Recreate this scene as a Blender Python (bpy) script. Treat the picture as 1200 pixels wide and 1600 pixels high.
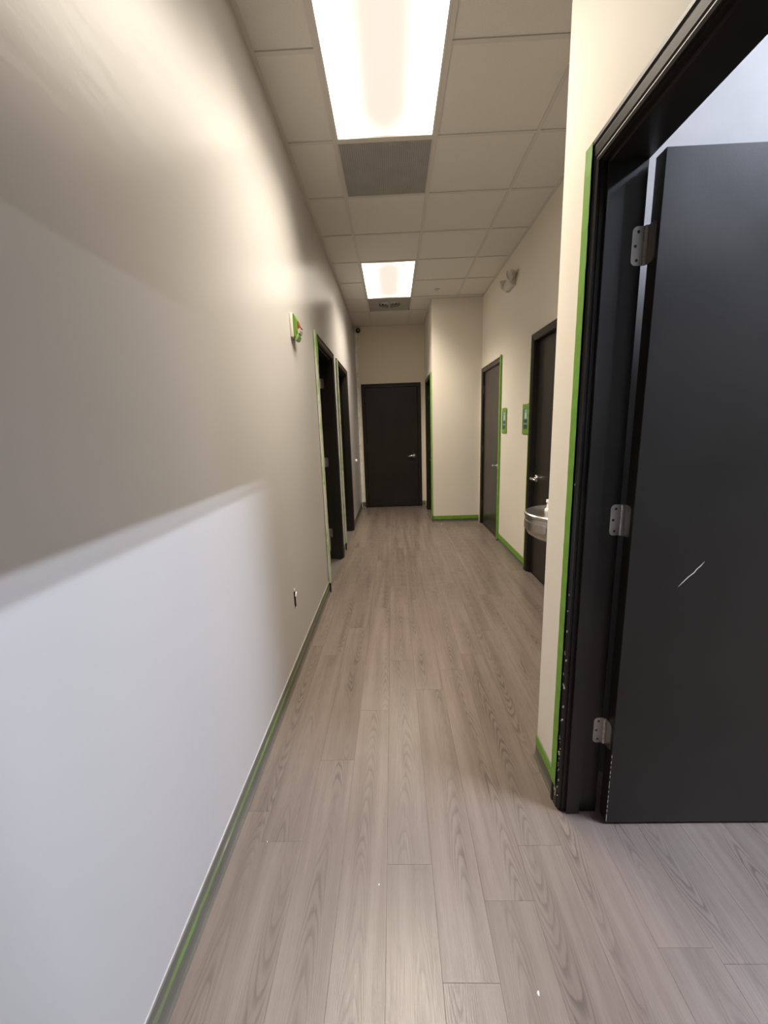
import bpy, bmesh, math, random
from mathutils import Vector, Matrix
random.seed(7)
for _o in list(bpy.data.objects): bpy.data.objects.remove(_o)
SC = bpy.context.scene
COL = SC.collection

# ------------------------------------------------------------------ camera
F_PX, PITCH, YAW, ROLL, CAM_H = 637.8, 11.507, -1.572, 1.942, 1.4116
def make_camera():
    p, y, r = (math.radians(a) for a in (PITCH, YAW, ROLL))
    fwd = Vector((math.sin(y)*math.cos(p), math.cos(y)*math.cos(p), -math.sin(p)))
    right = fwd.cross(Vector((0, 0, 1))).normalized()
    up = right.cross(fwd)
    r2 = right*math.cos(r) - up*math.sin(r)
    u2 = up*math.cos(r) + right*math.sin(r)
    m = Matrix((r2, u2, -fwd)).transposed().to_4x4()
    m.translation = (0, 0, CAM_H)
    cd = bpy.data.cameras.new('camera')
    cd.sensor_fit = 'VERTICAL'; cd.sensor_height = 36.0
    cd.lens = F_PX/1600*36.0; cd.clip_start = 0.02
    co = bpy.data.objects.new('camera', cd); COL.objects.link(co)
    co.matrix_world = m
    SC.camera = co
make_camera()

# ------------------------------------------------------------------ world and exposure
w = bpy.data.worlds.new('world'); SC.world = w; w.use_nodes = True
w.node_tree.nodes['Background'].inputs[0].default_value = (0.5, 0.5, 0.5, 1)
w.node_tree.nodes['Background'].inputs[1].default_value = 0.0
SC.view_settings.view_transform = 'Standard'
SC.view_settings.look = 'None'
SC.view_settings.gamma = 1
SC.view_settings.use_curve_mapping = False
SC.view_settings.exposure = 0.0
LENS_PEAK = 8.5      # hallway troffers, bright zones over the tubes
LENS_MID = 0.90       # hallway troffers, middle of the lens
LENS_COL = (1.0, 0.89, 0.74)
LENS_WATT, LENS_SPREAD = 44.0, 120.0   # downward output of each troffer below its lens
TUBE_NEAR, TUBE_FAR = 1560.0, 340.0   # bare tubes in the side room
TUBE_COL = (0.77, 0.86, 1.06)

# ------------------------------------------------------------------ layout (metres)
XL, XN, XR, XP = -0.604, 0.584, 1.272, 0.581     # left wall, near right wall, alcove wall, far right wall
YC, YB, YD = 1.54, 6.02, 7.405                    # alcove start, bump-out face, far wall
YBACK = -2.6
ZC = 3.119
T = 0.6096
GX, GY = -0.3014, 2.8577                          # ceiling grid origin
WT = 0.124                                        # wall thickness
ZTOP = ZC + 0.10
ZR, XRM = 3.82, 8.6                               # taller side room: ceiling height, far wall

# ------------------------------------------------------------------ materials
def srgb(r, g, b):
    f = lambda c: (c/12.92 if c <= 0.04045 else ((c+0.055)/1.055)**2.4)
    return (f(r/255), f(g/255), f(b/255), 1)
class NT:
    def __init__(s, name):
        s.m = bpy.data.materials.new(name); s.m.use_nodes = True
        s.t = s.m.node_tree; s.bsdf = s.t.nodes['Principled BSDF']
    def n(s, kind, **kw):
        nd = s.t.nodes.new(kind)
        for k, v in kw.items():
            if k.startswith('i_'):
                key = k[2:]
                nd.inputs[int(key) if key.isdigit() else key.replace('_', ' ')].default_value = v
            else: setattr(nd, k, v)
        return nd
    def l(s, a, b): s.t.links.new(a, b)
    def math(s, op, a, b=None, c=None):
        nd = s.n('ShaderNodeMath', operation=op)
        for i, v in enumerate((a, b, c)):
            if v is None: continue
            if isinstance(v, (int, float)): nd.inputs[i].default_value = v
            else: s.l(v, nd.inputs[i])
        return nd.outputs[0]
    def ramp(s, fac, stops):
        nd = s.n('ShaderNodeValToRGB')
        e = nd.color_ramp.elements
        while len(e) < len(stops): e.new(0.5)
        for i, (p, c) in enumerate(stops):
            e[i].position = p; e[i].color = c if len(c) == 4 else (*c, 1)
        s.l(fac, nd.inputs[0]); return nd.outputs[0]
    def mix(s, fac, a, b, blend='MIX'):
        nd = s.n('ShaderNodeMix', data_type='RGBA', blend_type=blend)
        for i, v in ((0, fac), (6, a), (7, b)):
            if isinstance(v, (int, float)): nd.inputs[i].default_value = v
            elif isinstance(v, tuple): nd.inputs[i].default_value = v
            else: s.l(v, nd.inputs[i])
        return nd.outputs[2]
    def coords(s, kind='Object', scale=(1, 1, 1)):
        tc = s.n('ShaderNodeTexCoord'); mp = s.n('ShaderNodeMapping')
        mp.inputs['Scale'].default_value = scale
        s.l(tc.outputs[kind], mp.inputs[0]); return mp.outputs[0]
    def noise(s, vec, scale, detail=3, rough=0.5):
        nd = s.n('ShaderNodeTexNoise'); nd.inputs['Scale'].default_value = scale
        nd.inputs['Detail'].default_value = detail; nd.inputs['Roughness'].default_value = rough
        s.l(vec, nd.inputs['Vector']); return nd.outputs['Fac']
    def bump(s, h, strength, dist):
        nd = s.n('ShaderNodeBump'); nd.inputs['Strength'].default_value = strength
        nd.inputs['Distance'].default_value = dist
        s.l(h, nd.inputs['Height']); s.l(nd.outputs[0], s.bsdf.inputs['Normal'])
    def set(s, **kw):
        for k, v in kw.items():
            key = k.replace('_', ' ')
            if isinstance(v, (int, float, tuple)): s.bsdf.inputs[key].default_value = v
            else: s.l(v, s.bsdf.inputs[key])
        return s
M = {}
def flat(name, col, rough=0.5, metal=0.0, spec=0.5, var=0.06, bump=0.0, bscale=60):
    m = NT(name); c = m.coords()
    nz = m.noise(c, 7.0, 4)
    lo = tuple(x*(1-var) for x in col[:3])+(1,); hi = tuple(min(1, x*(1+var)) for x in col[:3])+(1,)
    m.set(Base_Color=m.ramp(nz, [(0.3, lo), (0.7, hi)]), Roughness=rough, Metallic=metal)
    m.bsdf.inputs['Specular IOR Level'].default_value = spec
    if bump: m.bump(m.noise(c, bscale, 3), bump, 0.001)
    M[name] = m.m
def wall_mat(name, WALL, rough, b1, b2, spec=0.5):
    m = NT(name); c = m.coords()
    n1 = m.noise(c, 1.6, 3); n2 = m.noise(c, 140, 3)
    mp = m.coords(scale=(9, 4.5, 9)); n3 = m.noise(mp, 1.0, 4, 0.6)
    m.set(Base_Color=m.ramp(n1, [(0.3, tuple(x*0.975 for x in WALL[:3])), (0.7, tuple(x*1.015 for x in WALL[:3]))]), Roughness=rough)
    m.bsdf.inputs['Specular IOR Level'].default_value = spec
    h = m.math('ADD', m.math('MULTIPLY', n2, b1), m.math('MULTIPLY', n3, b2))
    m.bump(h, 1.0, 0.001)
    M[name] = m.m
wall_mat('satin_wall_paint', (0.475, 0.459, 0.446), 0.31, 0.07, 1.1, 0.21)
wall_mat('eggshell_wall_paint', (0.82, 0.765, 0.665), 0.55, 0.25, 0.5, 0.4)
def far_wall_mat():
    m = NT('old_wall_paint'); c = m.coords()
    sx = m.n('ShaderNodeSeparateXYZ'); m.l(c, sx.inputs[0])
    mp = m.coords(scale=(3, 1, 5)); nz = m.noise(mp, 3.0, 5, 0.65)
    e = m.math('ADD', sx.outputs[0], m.math('MULTIPLY', m.math('SUBTRACT', nz, 0.5), 0.07))
    # fresh lighter paint brushed down the left corner beside the door frame
    fac = m.math('GREATER_THAN', -0.562, e)
    hz = m.math('GREATER_THAN', m.noise(m.coords(scale=(6, 1, 3.2)), 1.0, 4, 0.7), 0.47)
    fac = m.math('MULTIPLY', fac, hz)
    m.set(Base_Color=m.mix(fac, (0.80, 0.72, 0.585, 1), (0.90, 0.88, 0.84, 1)), Roughness=0.55)
    M['old_wall_paint'] = m.m
far_wall_mat()
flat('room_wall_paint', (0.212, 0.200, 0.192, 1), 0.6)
flat('plain_ceiling', (0.75, 0.74, 0.72, 1), 0.8)
def dark_paint():
    m = NT('espresso_paint'); c = m.coords()
    n1 = m.noise(c, 3.0, 4); n2 = m.noise(c, 220, 2)
    sp = m.noise(m.coords(scale=(1, 1, 1)), 90, 2)
    m.set(Base_Color=m.ramp(n1, [(0.3, (0.015, 0.0130, 0.0105)), (0.7, (0.020, 0.0175, 0.0145))]),
          Roughness=m.ramp(n1, [(0.3, (0.30,)*3), (0.7, (0.36,)*3)]))
    m.bsdf.inputs['Specular IOR Level'].default_value = 0.38
    m.bump(n2, 0.12, 0.001)
    M['espresso_paint'] = m.m
dark_paint()
flat('black_gap', (0.006, 0.006, 0.006, 1), 0.7)
def tape_mat(name, smear):
    m = NT(name); c = m.coords()
    mp = m.coords(scale=(14, 14, 3.0)); n1 = m.noise(mp, 1.6, 5, 0.65)
    n2 = m.noise(c, 30, 3)
    g = m.ramp(n2, [(0.3, (0.135, 0.31, 0.022)), (0.7, (0.17, 0.38, 0.035))])
    fac = m.ramp(n1, [(1-smear-0.05, (0, 0, 0)), (1-smear+0.10, (1, 1, 1))])
    m.set(Base_Color=m.mix(fac, g, (0.52, 0.54, 0.44, 1)), Roughness=0.5)
    M[name] = m.m
tape_mat('green_tape', 0.16)
tape_mat('smeared_green_tape', 0.58)
flat('dull_tape', (0.105, 0.225, 0.016, 1), 0.5, var=0.12)
def base_tape_mat():
    m = NT('base_tape'); tc = m.n('ShaderNodeTexCoord'); sx = m.n('ShaderNodeSeparateXYZ'); m.l(tc.outputs['Object'], sx.inputs[0])
    n1 = m.noise(m.coords(scale=(10, 1.3, 20)), 1.0, 4, 0.6); n2 = m.noise(m.coords(scale=(30, 6, 40)), 1.0, 4, 0.6)
    g = m.ramp(n1, [(0.44, (0.16, 0.155, 0.105)), (0.60, (0.12, 0.26, 0.035))])
    g = m.mix(m.ramp(n2, [(0.58, (0, 0, 0)), (0.72, (0.8,)*3)]), g, (0.40, 0.40, 0.35, 1))
    top = m.math('ADD', sx.outputs[2], m.math('MULTIPLY', n2, 0.016))
    # a bead of white wall paint left along the top edge of the tape
    g = m.mix(m.math('GREATER_THAN', top, 0.1005), g, (0.62, 0.61, 0.57, 1))
    m.set(Base_Color=g, Roughness=0.5); M['base_tape'] = m.m
base_tape_mat()
tape_mat('half_smeared_tape', 0.46)
flat('cove_base', (0.115, 0.108, 0.088, 1), 0.45, var=0.1)
flat('white_plastic', (0.78, 0.76, 0.72, 1), 0.4)
flat('pale_plastic', (0.62, 0.58, 0.52, 1), 0.45)
flat('clear_lens', (0.48, 0.46, 0.42, 1), 0.18)
flat('red_plastic', (0.23, 0.045, 0.025, 1), 0.4, var=0.3)
flat('black_plastic', (0.012, 0.011, 0.010, 1), 0.25)
flat('satin_nickel', (0.62, 0.60, 0.57, 1), 0.28, metal=1.0)
flat('hinge_steel', (0.52, 0.50, 0.47, 1), 0.36, metal=1.0, var=0.12)
flat('screw_dark', (0.05, 0.045, 0.04, 1), 0.5)
flat('stainless', (0.55, 0.53, 0.50, 1), 0.30, metal=1.0, var=0.08)
flat('grid_white', (0.68, 0.65, 0.615, 1), 0.5, var=0.03)
flat('grille_grey', (0.58, 0.565, 0.54, 1), 0.5)
flat('duct_dark', (0.03, 0.03, 0.03, 1), 0.8)
flat('diffuser_grey', (0.36, 0.345, 0.32, 1), 0.5)
flat('troffer_white', (0.72, 0.70, 0.66, 1), 0.4)
flat('navy_print', (0.012, 0.03, 0.055, 1), 0.35)
flat('teal_sign', (0.16, 0.30, 0.29, 1), 0.3)
flat('white_print', (0.62, 0.70, 0.66, 1), 0.35)
flat('bare_wood_chip', (0.62, 0.60, 0.56, 1), 0.7)
flat('paint_white', (0.85, 0.85, 0.85, 1), 0.4)
flat('subfloor', (0.10, 0.085, 0.075, 1), 0.7)
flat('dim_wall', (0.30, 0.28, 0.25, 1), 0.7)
def tile_mat():
    m = NT('acoustic_tile'); c = m.coords()
    oi = m.n('ShaderNodeObjectInfo')
    n1 = m.noise(c, 260, 3, 0.7); n2 = m.noise(c, 38, 4)
    base = m.ramp(n1, [(0.30, (0.60, 0.57, 0.535)), (0.46, (0.775, 0.75, 0.71)), (0.8, (0.80, 0.775, 0.74))])
    m.set(Base_Color=base, Roughness=0.9)
    m.bump(m.math('ADD', n1, n2), 0.35, 0.002)
    M['acoustic_tile'] = m.m
tile_mat()
def plank_mat():
    m = NT('taupe_oak_plank')
    tc = m.n('ShaderNodeTexCoord'); oi = m.n('ShaderNodeObjectInfo')
    rnd = oi.outputs['Random']
    sx = m.n('ShaderNodeSeparateXYZ'); m.l(tc.outputs['Object'], sx.inputs[0])
    X, Y = sx.outputs[0], sx.outputs[1]
    r2 = m.math('FRACT', m.math('MULTIPLY', rnd, 17.31)); r3 = m.math('FRACT', m.math('MULTIPLY', rnd, 51.7))
    cx = m.n('ShaderNodeCombineXYZ')
    m.l(m.math('ADD', X, m.math('MULTIPLY', rnd, 37.0)), cx.inputs[0])
    m.l(m.math('ADD', Y, m.math('MULTIPLY', r2, 91.0)), cx.inputs[1])
    def sc(v): 
        mp = m.n('ShaderNodeMapping'); mp.inputs['Scale'].default_value = v; m.l(cx.outputs[0], mp.inputs[0]); return mp.outputs[0]
    nlow = m.noise(sc((9, 1.6, 1)), 1.0, 2)
    nmid = m.noise(sc((30, 5, 1)), 1.0, 3)
    # cathedral arches: parabolic rings around a wandering heart line
    wander = m.math('MULTIPLY', m.math('SUBTRACT', m.noise(sc((0.2, 1.3, 1)), 1.0, 1), 0.5), 0.10)
    xo = m.math('ADD', m.math('ADD', X, wander), m.math('MULTIPLY', m.math('SUBTRACT', r3, 0.5), 0.10))
    par = m.math('MULTIPLY', m.math('MULTIPLY', xo, xo), 2600.0)
    sign = m.math('SUBTRACT', m.math('MULTIPLY', m.math('GREATER_THAN', r2, 0.5), 2.0), 1.0)
    v = m.math('ADD', par, m.math('MULTIPLY', m.math('MULTIPLY', Y, 13.0), sign))
    v = m.math('ADD', v, m.math('MULTIPLY', nlow, 7.0)); v = m.math('ADD', v, m.math('MULTIPLY', nmid, 1.5))
    saw = m.math('FRACT', v)
    line = m.ramp(saw, [(0.0, (0.50,)*3), (0.14, (0.60,)*3), (0.5, (1.0,)*3), (0.88, (0.96,)*3), (1.0, (0.50,)*3)])
    # arches only near the heart of the plank, fading to plain straight grain
    near = m.ramp(m.math('ABSOLUTE', xo), [(0.012, (1,)*3), (0.055, (0,)*3)])
    patch = m.ramp(m.noise(sc((2, 2.2, 1)), 1.0, 2), [(0.38, (0.15,)*3), (0.62, (1,)*3)])
    fine = m.noise(sc((420, 7, 1)), 1.0, 3, 0.65)
    broad = m.noise(sc((26, 1.1, 1)), 1.0, 3, 0.55)
    amt = m.math('MULTIPLY', near, patch)
    base = m.ramp(broad, [(0.25, (0.138, 0.107, 0.088)), (0.5, (0.175, 0.139, 0.116)), (0.75, (0.212, 0.173, 0.148))])
    base = m.mix(m.math('MULTIPLY', amt, 0.95), base, line, 'MULTIPLY')
    finec = m.ramp(fine, [(0.28, (0.74,)*3), (0.5, (0.98,)*3), (0.75, (1.06,)*3)])
    base = m.mix(0.75, base, finec, 'MULTIPLY')
    tone = m.ramp(rnd, [(0.0, (0.93, 0.925, 0.92)), (0.5, (1.0, 1.0, 1.0)), (1.0, (1.05, 1.04, 1.035))])
    base = m.mix(1.0, base, tone, 'MULTIPLY')
    m.set(Base_Color=base, Roughness=m.ramp(fine, [(0.3, (0.35,)*3), (0.7, (0.25,)*3)]))
    m.bsdf.inputs['Specular IOR Level'].default_value = 0.40
    m.bump(m.math('ADD', fine, m.math('MULTIPLY', line, 0.6)), 0.22, 0.0008)
    M['taupe_oak_plank'] = m.m
plank_mat()
def lens_mat():
    m = NT('lit_acrylic_lens')
    tc = m.n('ShaderNodeTexCoord'); sx = m.n('ShaderNodeSeparateXYZ'); m.l(tc.outputs['Object'], sx.inputs[0])
    u = m.math('DIVIDE', m.math('ABSOLUTE', sx.outputs[0]), 0.285)
    v = m.math('DIVIDE', m.math('ABSOLUTE', sx.outputs[1]), 0.59)
    vv = m.math('MULTIPLY', m.math('MAXIMUM', m.math('SUBTRACT', v, 0.55), 0.0), 1.15)
    d = m.math('SQRT', m.math('ADD', m.math('MULTIPLY', u, u), m.math('MULTIPLY', vv, vv)))
    s = m.n('ShaderNodeMapRange', interpolation_type='SMOOTHSTEP')
    s.inputs['From Min'].default_value = 0.03; s.inputs['From Max'].default_value = 1.05
    m.l(d, s.inputs['Value'])
    p = m.math('POWER', s.outputs[0], 3.0)
    e = m.math('ADD', m.math('MULTIPLY', p, LENS_PEAK), LENS_MID)
    ec = m.mix(m.math('MINIMUM', m.math('MULTIPLY', p, 12.0), 1.0), (1.0, 0.88, 0.76, 1), (*LENS_COL, 1))
    m.set(Base_Color=(0.25, 0.24, 0.23, 1), Roughness=0.5, Emission_Color=ec, Emission_Strength=e)
    M['lit_acrylic_lens'] = m.m
lens_mat()
def tube_mat(name, s):
    m = NT(name); m.set(Base_Color=(0.9, 0.9, 0.9, 1), Emission_Color=(*TUBE_COL, 1), Emission_Strength=s); M[name] = m.m
tube_mat('lit_tube', TUBE_NEAR); tube_mat('lit_tube_far', TUBE_FAR)

# ------------------------------------------------------------------ mesh helpers
class MB:
    def __init__(s): s.bm = bmesh.new()
    def box(s, x0, x1, y0, y1, z0, z1, bev=0.0, seg=2):
        b = bmesh.new()
        vs = [b.verts.new((x, y, z)) for x in (x0, x1) for y in (y0, y1) for z in (z0, z1)]
        for f in ((0, 1, 3, 2), (4, 6, 7, 5), (0, 4, 5, 1), (2, 3, 7, 6), (0, 2, 6, 4), (1, 5, 7, 3)):
            b.faces.new([vs[i] for i in f])
        bmesh.ops.recalc_face_normals(b, faces=b.faces)
        if bev: bmesh.ops.bevel(b, geom=list(b.edges), offset=bev, segments=seg, profile=0.5, affect='EDGES')
        return s.add(b)
    def add(s, b, mat=None):
        if mat is not None: b.transform(mat)
        me = bpy.data.meshes.new('tmp'); b.to_mesh(me); b.free(); s.bm.from_mesh(me); bpy.data.meshes.remove(me); return s
    def prism(s, pts, axis, a, c):
        """polygon pts in the two other axes (cyclic order), extruded on axis from a to c"""
        b = bmesh.new()
        def mk(p, q, h): return {'x': (h, p, q), 'y': (p, h, q), 'z': (p, q, h)}[axis]
        lo = [b.verts.new(mk(p, q, a)) for p, q in pts]; hi = [b.verts.new(mk(p, q, c)) for p, q in pts]
        n = len(pts)
        b.faces.new(lo); b.faces.new(hi[::-1])
        for i in range(n): b.faces.new((lo[i], hi[i], hi[(i+1) % n], lo[(i+1) % n]))
        bmesh.ops.recalc_face_normals(b, faces=b.faces)
        return s.add(b)
    def lathe(s, prof, n=24, mat=None):
        """profile (r,z) revolved about z"""
        b = bmesh.new(); rings = []
        for r, z in prof:
            if r < 1e-6: rings.append([b.verts.new((0, 0, z))])
            else: rings.append([b.verts.new((r*math.cos(2*math.pi*i/n), r*math.sin(2*math.pi*i/n), z)) for i in range(n)])
        for A, B in zip(rings, rings[1:]):
            for i in range(n):
                j = (i+1) % n
                q = [A[i % len(A)], A[j % len(A)], B[j % len(B)], B[i % len(B)]]
                q2 = []
                for v in q:
                    if v not in q2: q2.append(v)
                if len(q2) > 2: b.faces.new(q2)
        bmesh.ops.recalc_face_normals(b, faces=b.faces)
        return s.add(b, mat)
    def tube(s, pts, rad, n=10, sx=1.0):
        """swept tube through pts; rad float or list"""
        b = bmesh.new(); rings = []
        pts = [Vector(p) for p in pts]
        for i, p in enumerate(pts):
            d = (pts[min(i+1, len(pts)-1)] - pts[max(i-1, 0)]).normalized()
            a = Vector((0, 0, 1)) if abs(d.z) < 0.9 else Vector((1, 0, 0))
            e1 = d.cross(a).normalized(); e2 = e1.cross(d)
            r = rad[i] if isinstance(rad, (list, tuple)) else rad
            rings.append([b.verts.new(p + e1*r*sx*math.cos(2*math.pi*k/n) + e2*r*math.sin(2*math.pi*k/n)) for k in range(n)])
        for A, B in zip(rings, rings[1:]):
            for k in range(n): b.faces.new((A[k], A[(k+1) % n], B[(k+1) % n], B[k]))
        b.faces.new(rings[0][::-1]); b.faces.new(rings[-1])
        bmesh.ops.recalc_face_normals(b, faces=b.faces)
        return s.add(b)
    def mesh(s, name, mat, smooth=False):
        me = bpy.data.meshes.new(name); s.bm.to_mesh(me); s.bm.free()
        me.materials.append(M[mat])
        if smooth:
            for p in me.polygons: p.use_smooth = True
            try: me.set_sharp_from_angle(angle=math.radians(40))
            except Exception: pass
        return me
    def build(s, name, mat, parent=None, loc=None, smooth=False):
        return link(name, s.mesh(name, mat, smooth), parent, loc)
def link(name, me, parent=None, loc=None):
    o = bpy.data.objects.new(name, me); COL.objects.link(o)
    if loc is not None: o.location = loc
    if parent is not None: o.parent = parent
    return o
def empty(name, loc, rz=0.0):
    o = bpy.data.objects.new(name, None); COL.objects.link(o); o.location = loc; o.rotation_euler = (0, 0, rz)
    o.empty_display_size = 0.1
    return o
def tag(o, label, cat, group=None, kind=None):
    o['label'] = label; o['category'] = cat
    if group: o['group'] = group
    if kind: o['kind'] = kind
    return o
def struct(o, label, cat): return tag(o, label, cat, kind='structure')

# ------------------------------------------------------------------ floor
FX0, FX1 = -2.6, XRM+0.1
fl = MB().box(FX0, FX1, YBACK-0.12, YD+0.15, -0.06, -0.006).build('floor', 'subfloor')
struct(fl, 'taupe grey wood plank floor running down the hallway', 'floor')
PW, PL = 0.1485, 1.21
first = {-1: 1.285, 0: 1.168, 1: 1.526, 2: 1.845, 3: 1.089, 4: 0.795, 5: 0.982, 6: 1.149, 8: 0.868}
def plank_mesh(w_, l_):
    b = bmesh.new(); g, c = 0.0001, 0.0005
    def ring(i, z): return [b.verts.new((sx*(w_/2-i), sy*(l_/2-i), z)) for sx, sy in ((-1, -1), (1, -1), (1, 1), (-1, 1))]
    r0, r1, r2 = ring(g, -0.006), ring(g, -c), ring(g+c, 0.0)
    b.faces.new(r0[::-1]); b.faces.new(r2)
    for A, B in ((r0, r1), (r1, r2)):
        for i in range(4): b.faces.new((A[i], A[(i+1) % 4], B[(i+1) % 4], B[i]))
    bmesh.ops.recalc_face_normals(b, faces=b.faces)
    me = bpy.data.meshes.new('plank'); b.to_mesh(me); b.free(); me.materials.append(M['taupe_oak_plank']); return me
full_plank = plank_mesh(PW, PL)
def add_plank(x0, x1, y0, y1):
    if y1-y0 < 0.02: return
    me = full_plank if abs(x1-x0-PW) < 1e-4 and abs(y1-y0-PL) < 1e-4 else plank_mesh(x1-x0, y1-y0)
    link('plank', me, fl, ((x0+x1)/2, (y0+y1)/2, 0))
for i in range(-1, 29):
    x0 = -0.505 + PW*i; x1 = x0+PW
    if i == -1: x0 = XL-0.002
    off = first.get(i, 0.3+0.377*(i*3 % 5)+0.11*i)
    ya, yb = (YBACK, YD) if x0 < XP else ((YBACK, YB+0.02) if x0 < XR else (YBACK, YC-0.02))
    k = math.floor((ya-off)/PL)
    y = off+k*PL
    while y < yb:
        add_plank(x0, x1, max(y, ya), min(y+PL, yb)); y += PL

# ------------------------------------------------------------------ walls
DH = 2.121      # clear height of the hallway doors
DW = 0.913
J = 0.022       # jamb board thickness
A0, B0 = 3.470, 4.750            # near clear edges of the two left openings
RF, RN = 5.903, 3.823            # far clear edges of the two alcove doors
PF, PWD = 7.030, 0.813           # far clear edge and width of the door behind the bump-out
NF, NH, NW = 1.275, 2.097, 1.0    # near open doorway: far jamb face, clear height
FX = -0.468                      # far door left clear edge
b = MB()
def wall_y(b, x0, x1, y0, y1, holes):
    """wall running along y with door holes (ya, yb, h)"""
    y = y0
    for ya, yb, h in sorted(holes):
        b.box(x0, x1, y, ya-J, 0, ZTOP); b.box(x0, x1, ya-J, yb+J, h+J, ZTOP); y = yb+J
    b.box(x0, x1, y, y1, 0, ZTOP)
# left wall, with a small cut-out for the uncovered outlet box
OY0, OY1, OZ0, OZ1 = 2.226, 2.266, 0.392, 0.496
x0 = XL-WT
b.box(x0, XL, YBACK, OY0, 0, ZTOP); b.box(x0, XL, OY0, OY1, 0, OZ0); b.box(x0, XL, OY0, OY1, OZ1, ZTOP)
b.box(x0, x0+0.06, OY0, OY1, OZ0, OZ1)
wall_y(b, x0, XL, OY1, YD, [(A0, A0+DW, DH), (B0, B0+DW, DH)])
struct(b.build('wall_left', 'satin_wall_paint'), 'long pale satin painted hallway wall on the left', 'wall')
b = MB()
b.box(XL-WT, FX-J, YD, YD+WT, 0, ZTOP); b.box(FX-J, FX+DW+J, YD, YD+WT, DH+J, ZTOP); b.box(FX+DW+J, XP, YD, YD+WT, 0, ZTOP)
struct(b.build('wall_end', 'old_wall_paint'), 'tan end wall of the hallway around the far door', 'wall')
b = MB()
wall_y(b, XP, XP+WT, YB, YD+WT, [(PF-PWD, PF, DH)])
b.box(XP+WT, XR, YB, YB+WT, 0, ZTOP)
struct(b.build('wall_bump_out', 'eggshell_wall_paint'), 'beige wall bump-out standing into the hallway beside the far door', 'wall')
b = MB()
wall_y(b, XR, XR+WT, YC, YB+WT, [(RF-DW, RF, DH), (RN-DW, RN, DH)])
struct(b.build('wall_right', 'eggshell_wall_paint'), 'beige right wall with two dark doors', 'wall')
b = MB()
wall_y(b, XN, XN+WT, YBACK, YC, [(NF-NW, NF, NH)]); b.box(XN, XN+WT, YBACK, YC, ZTOP, ZR)
struct(b.build('wall_right_near', 'eggshell_wall_paint'), 'near right wall holding the open doorway', 'wall')
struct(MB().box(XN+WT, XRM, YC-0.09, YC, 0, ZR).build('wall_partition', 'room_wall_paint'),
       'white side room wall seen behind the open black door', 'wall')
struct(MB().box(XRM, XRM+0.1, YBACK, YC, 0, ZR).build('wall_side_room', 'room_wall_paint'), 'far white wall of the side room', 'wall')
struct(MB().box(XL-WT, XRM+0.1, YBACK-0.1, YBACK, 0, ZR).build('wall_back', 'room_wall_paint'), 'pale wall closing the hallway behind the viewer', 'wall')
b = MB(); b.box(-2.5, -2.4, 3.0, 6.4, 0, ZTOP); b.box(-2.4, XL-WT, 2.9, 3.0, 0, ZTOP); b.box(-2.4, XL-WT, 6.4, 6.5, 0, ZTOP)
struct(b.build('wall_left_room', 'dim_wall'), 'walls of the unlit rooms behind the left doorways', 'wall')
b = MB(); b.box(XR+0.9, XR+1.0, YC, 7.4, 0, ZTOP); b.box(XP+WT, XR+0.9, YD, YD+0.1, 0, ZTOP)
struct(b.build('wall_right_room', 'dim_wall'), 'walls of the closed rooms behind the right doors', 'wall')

# ------------------------------------------------------------------ ceiling
ce = MB().box(FX0, XN, YBACK-0.12, YD+0.15, ZTOP, ZTOP+0.06).box(XN, XR+1.0, YC, YD+0.15, ZTOP, ZTOP+0.06).build('ceiling', 'plain_ceiling')
struct(ce, 'suspended ceiling of speckled white tiles in a metal grid', 'ceiling')
struct(MB().box(XN, XRM+0.1, YBACK-0.1, YC, ZR, ZR+0.06).build('ceiling_side_room', 'plain_ceiling'), 'plain ceiling of the side room behind the open black door', 'ceiling')
cols = [(XL, GX), (GX, GX+T), (GX+T, GX+2*T), (GX+2*T, XR)]
def xmax_ranges(y0, y1):
    out = []
    for a, c, xm in ((-9, YC, XN), (YC, YB, XR), (YB, 99, XP)):
        a2, c2 = max(a, y0), min(c, y1)
        if c2-a2 > 0.005: out.append((a2, c2, xm))
    return out
rows = [(GY+k*T, GY+(k+1)*T, k) for k in range(-9, 6)] + [(GY+6*T, YD, 6)]
special = {(1, -2), (1, -1), (1, 0), (1, 3), (1, 4), (1, 5)}
tile_cache = {}
for ci, (cx0, cx1) in enumerate(cols):
    for y0, y1, k in rows:
        if (ci, k) in special: continue
        y0c = max(y0, YBACK)
        parts = []
        for a, c, xm in xmax_ranges(y0c, y1):
            xx = min(cx1, xm)
            if xx-cx0 > 0.005: parts.append((cx0, xx, a, c))
        if not parts: continue
        px0, px1, py0, py1 = min(p[0] for p in parts), max(p[1] for p in parts), min(p[2] for p in parts), max(p[3] for p in parts)
        mx, my = (px0+px1)/2, (py0+py1)/2
        key = tuple(round(v, 4) for p in parts for v in (p[0]-mx, p[1]-mx, p[2]-my, p[3]-my))
        if key not in tile_cache:
            bb = MB()
            for p in parts: bb.box(p[0]-mx+0.001, p[1]-mx-0.001, p[2]-my+0.001, p[3]-my-0.001, 0, 0.015, 0.0025, 1)
            tile_cache[key] = bb.mesh('ceiling_tile', 'acoustic_tile')
        link('ceiling_tile', tile_cache[key], ce, (mx, my, ZC+0.003))
TW = 0.012
def tee(x0, x1, y0, y1):
    MB().box(x0, x1, y0, y1, ZC-0.0025, ZC+0.0015).build('grid_runner', 'grid_white', ce)
for gx, ya, yb in ((GX, YBACK, YD), (GX+T, YBACK, YD), (GX+2*T, YC+0.02, YB-0.02)):
    tee(gx-TW, gx+TW, ya+0.022, yb-0.022)
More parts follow.
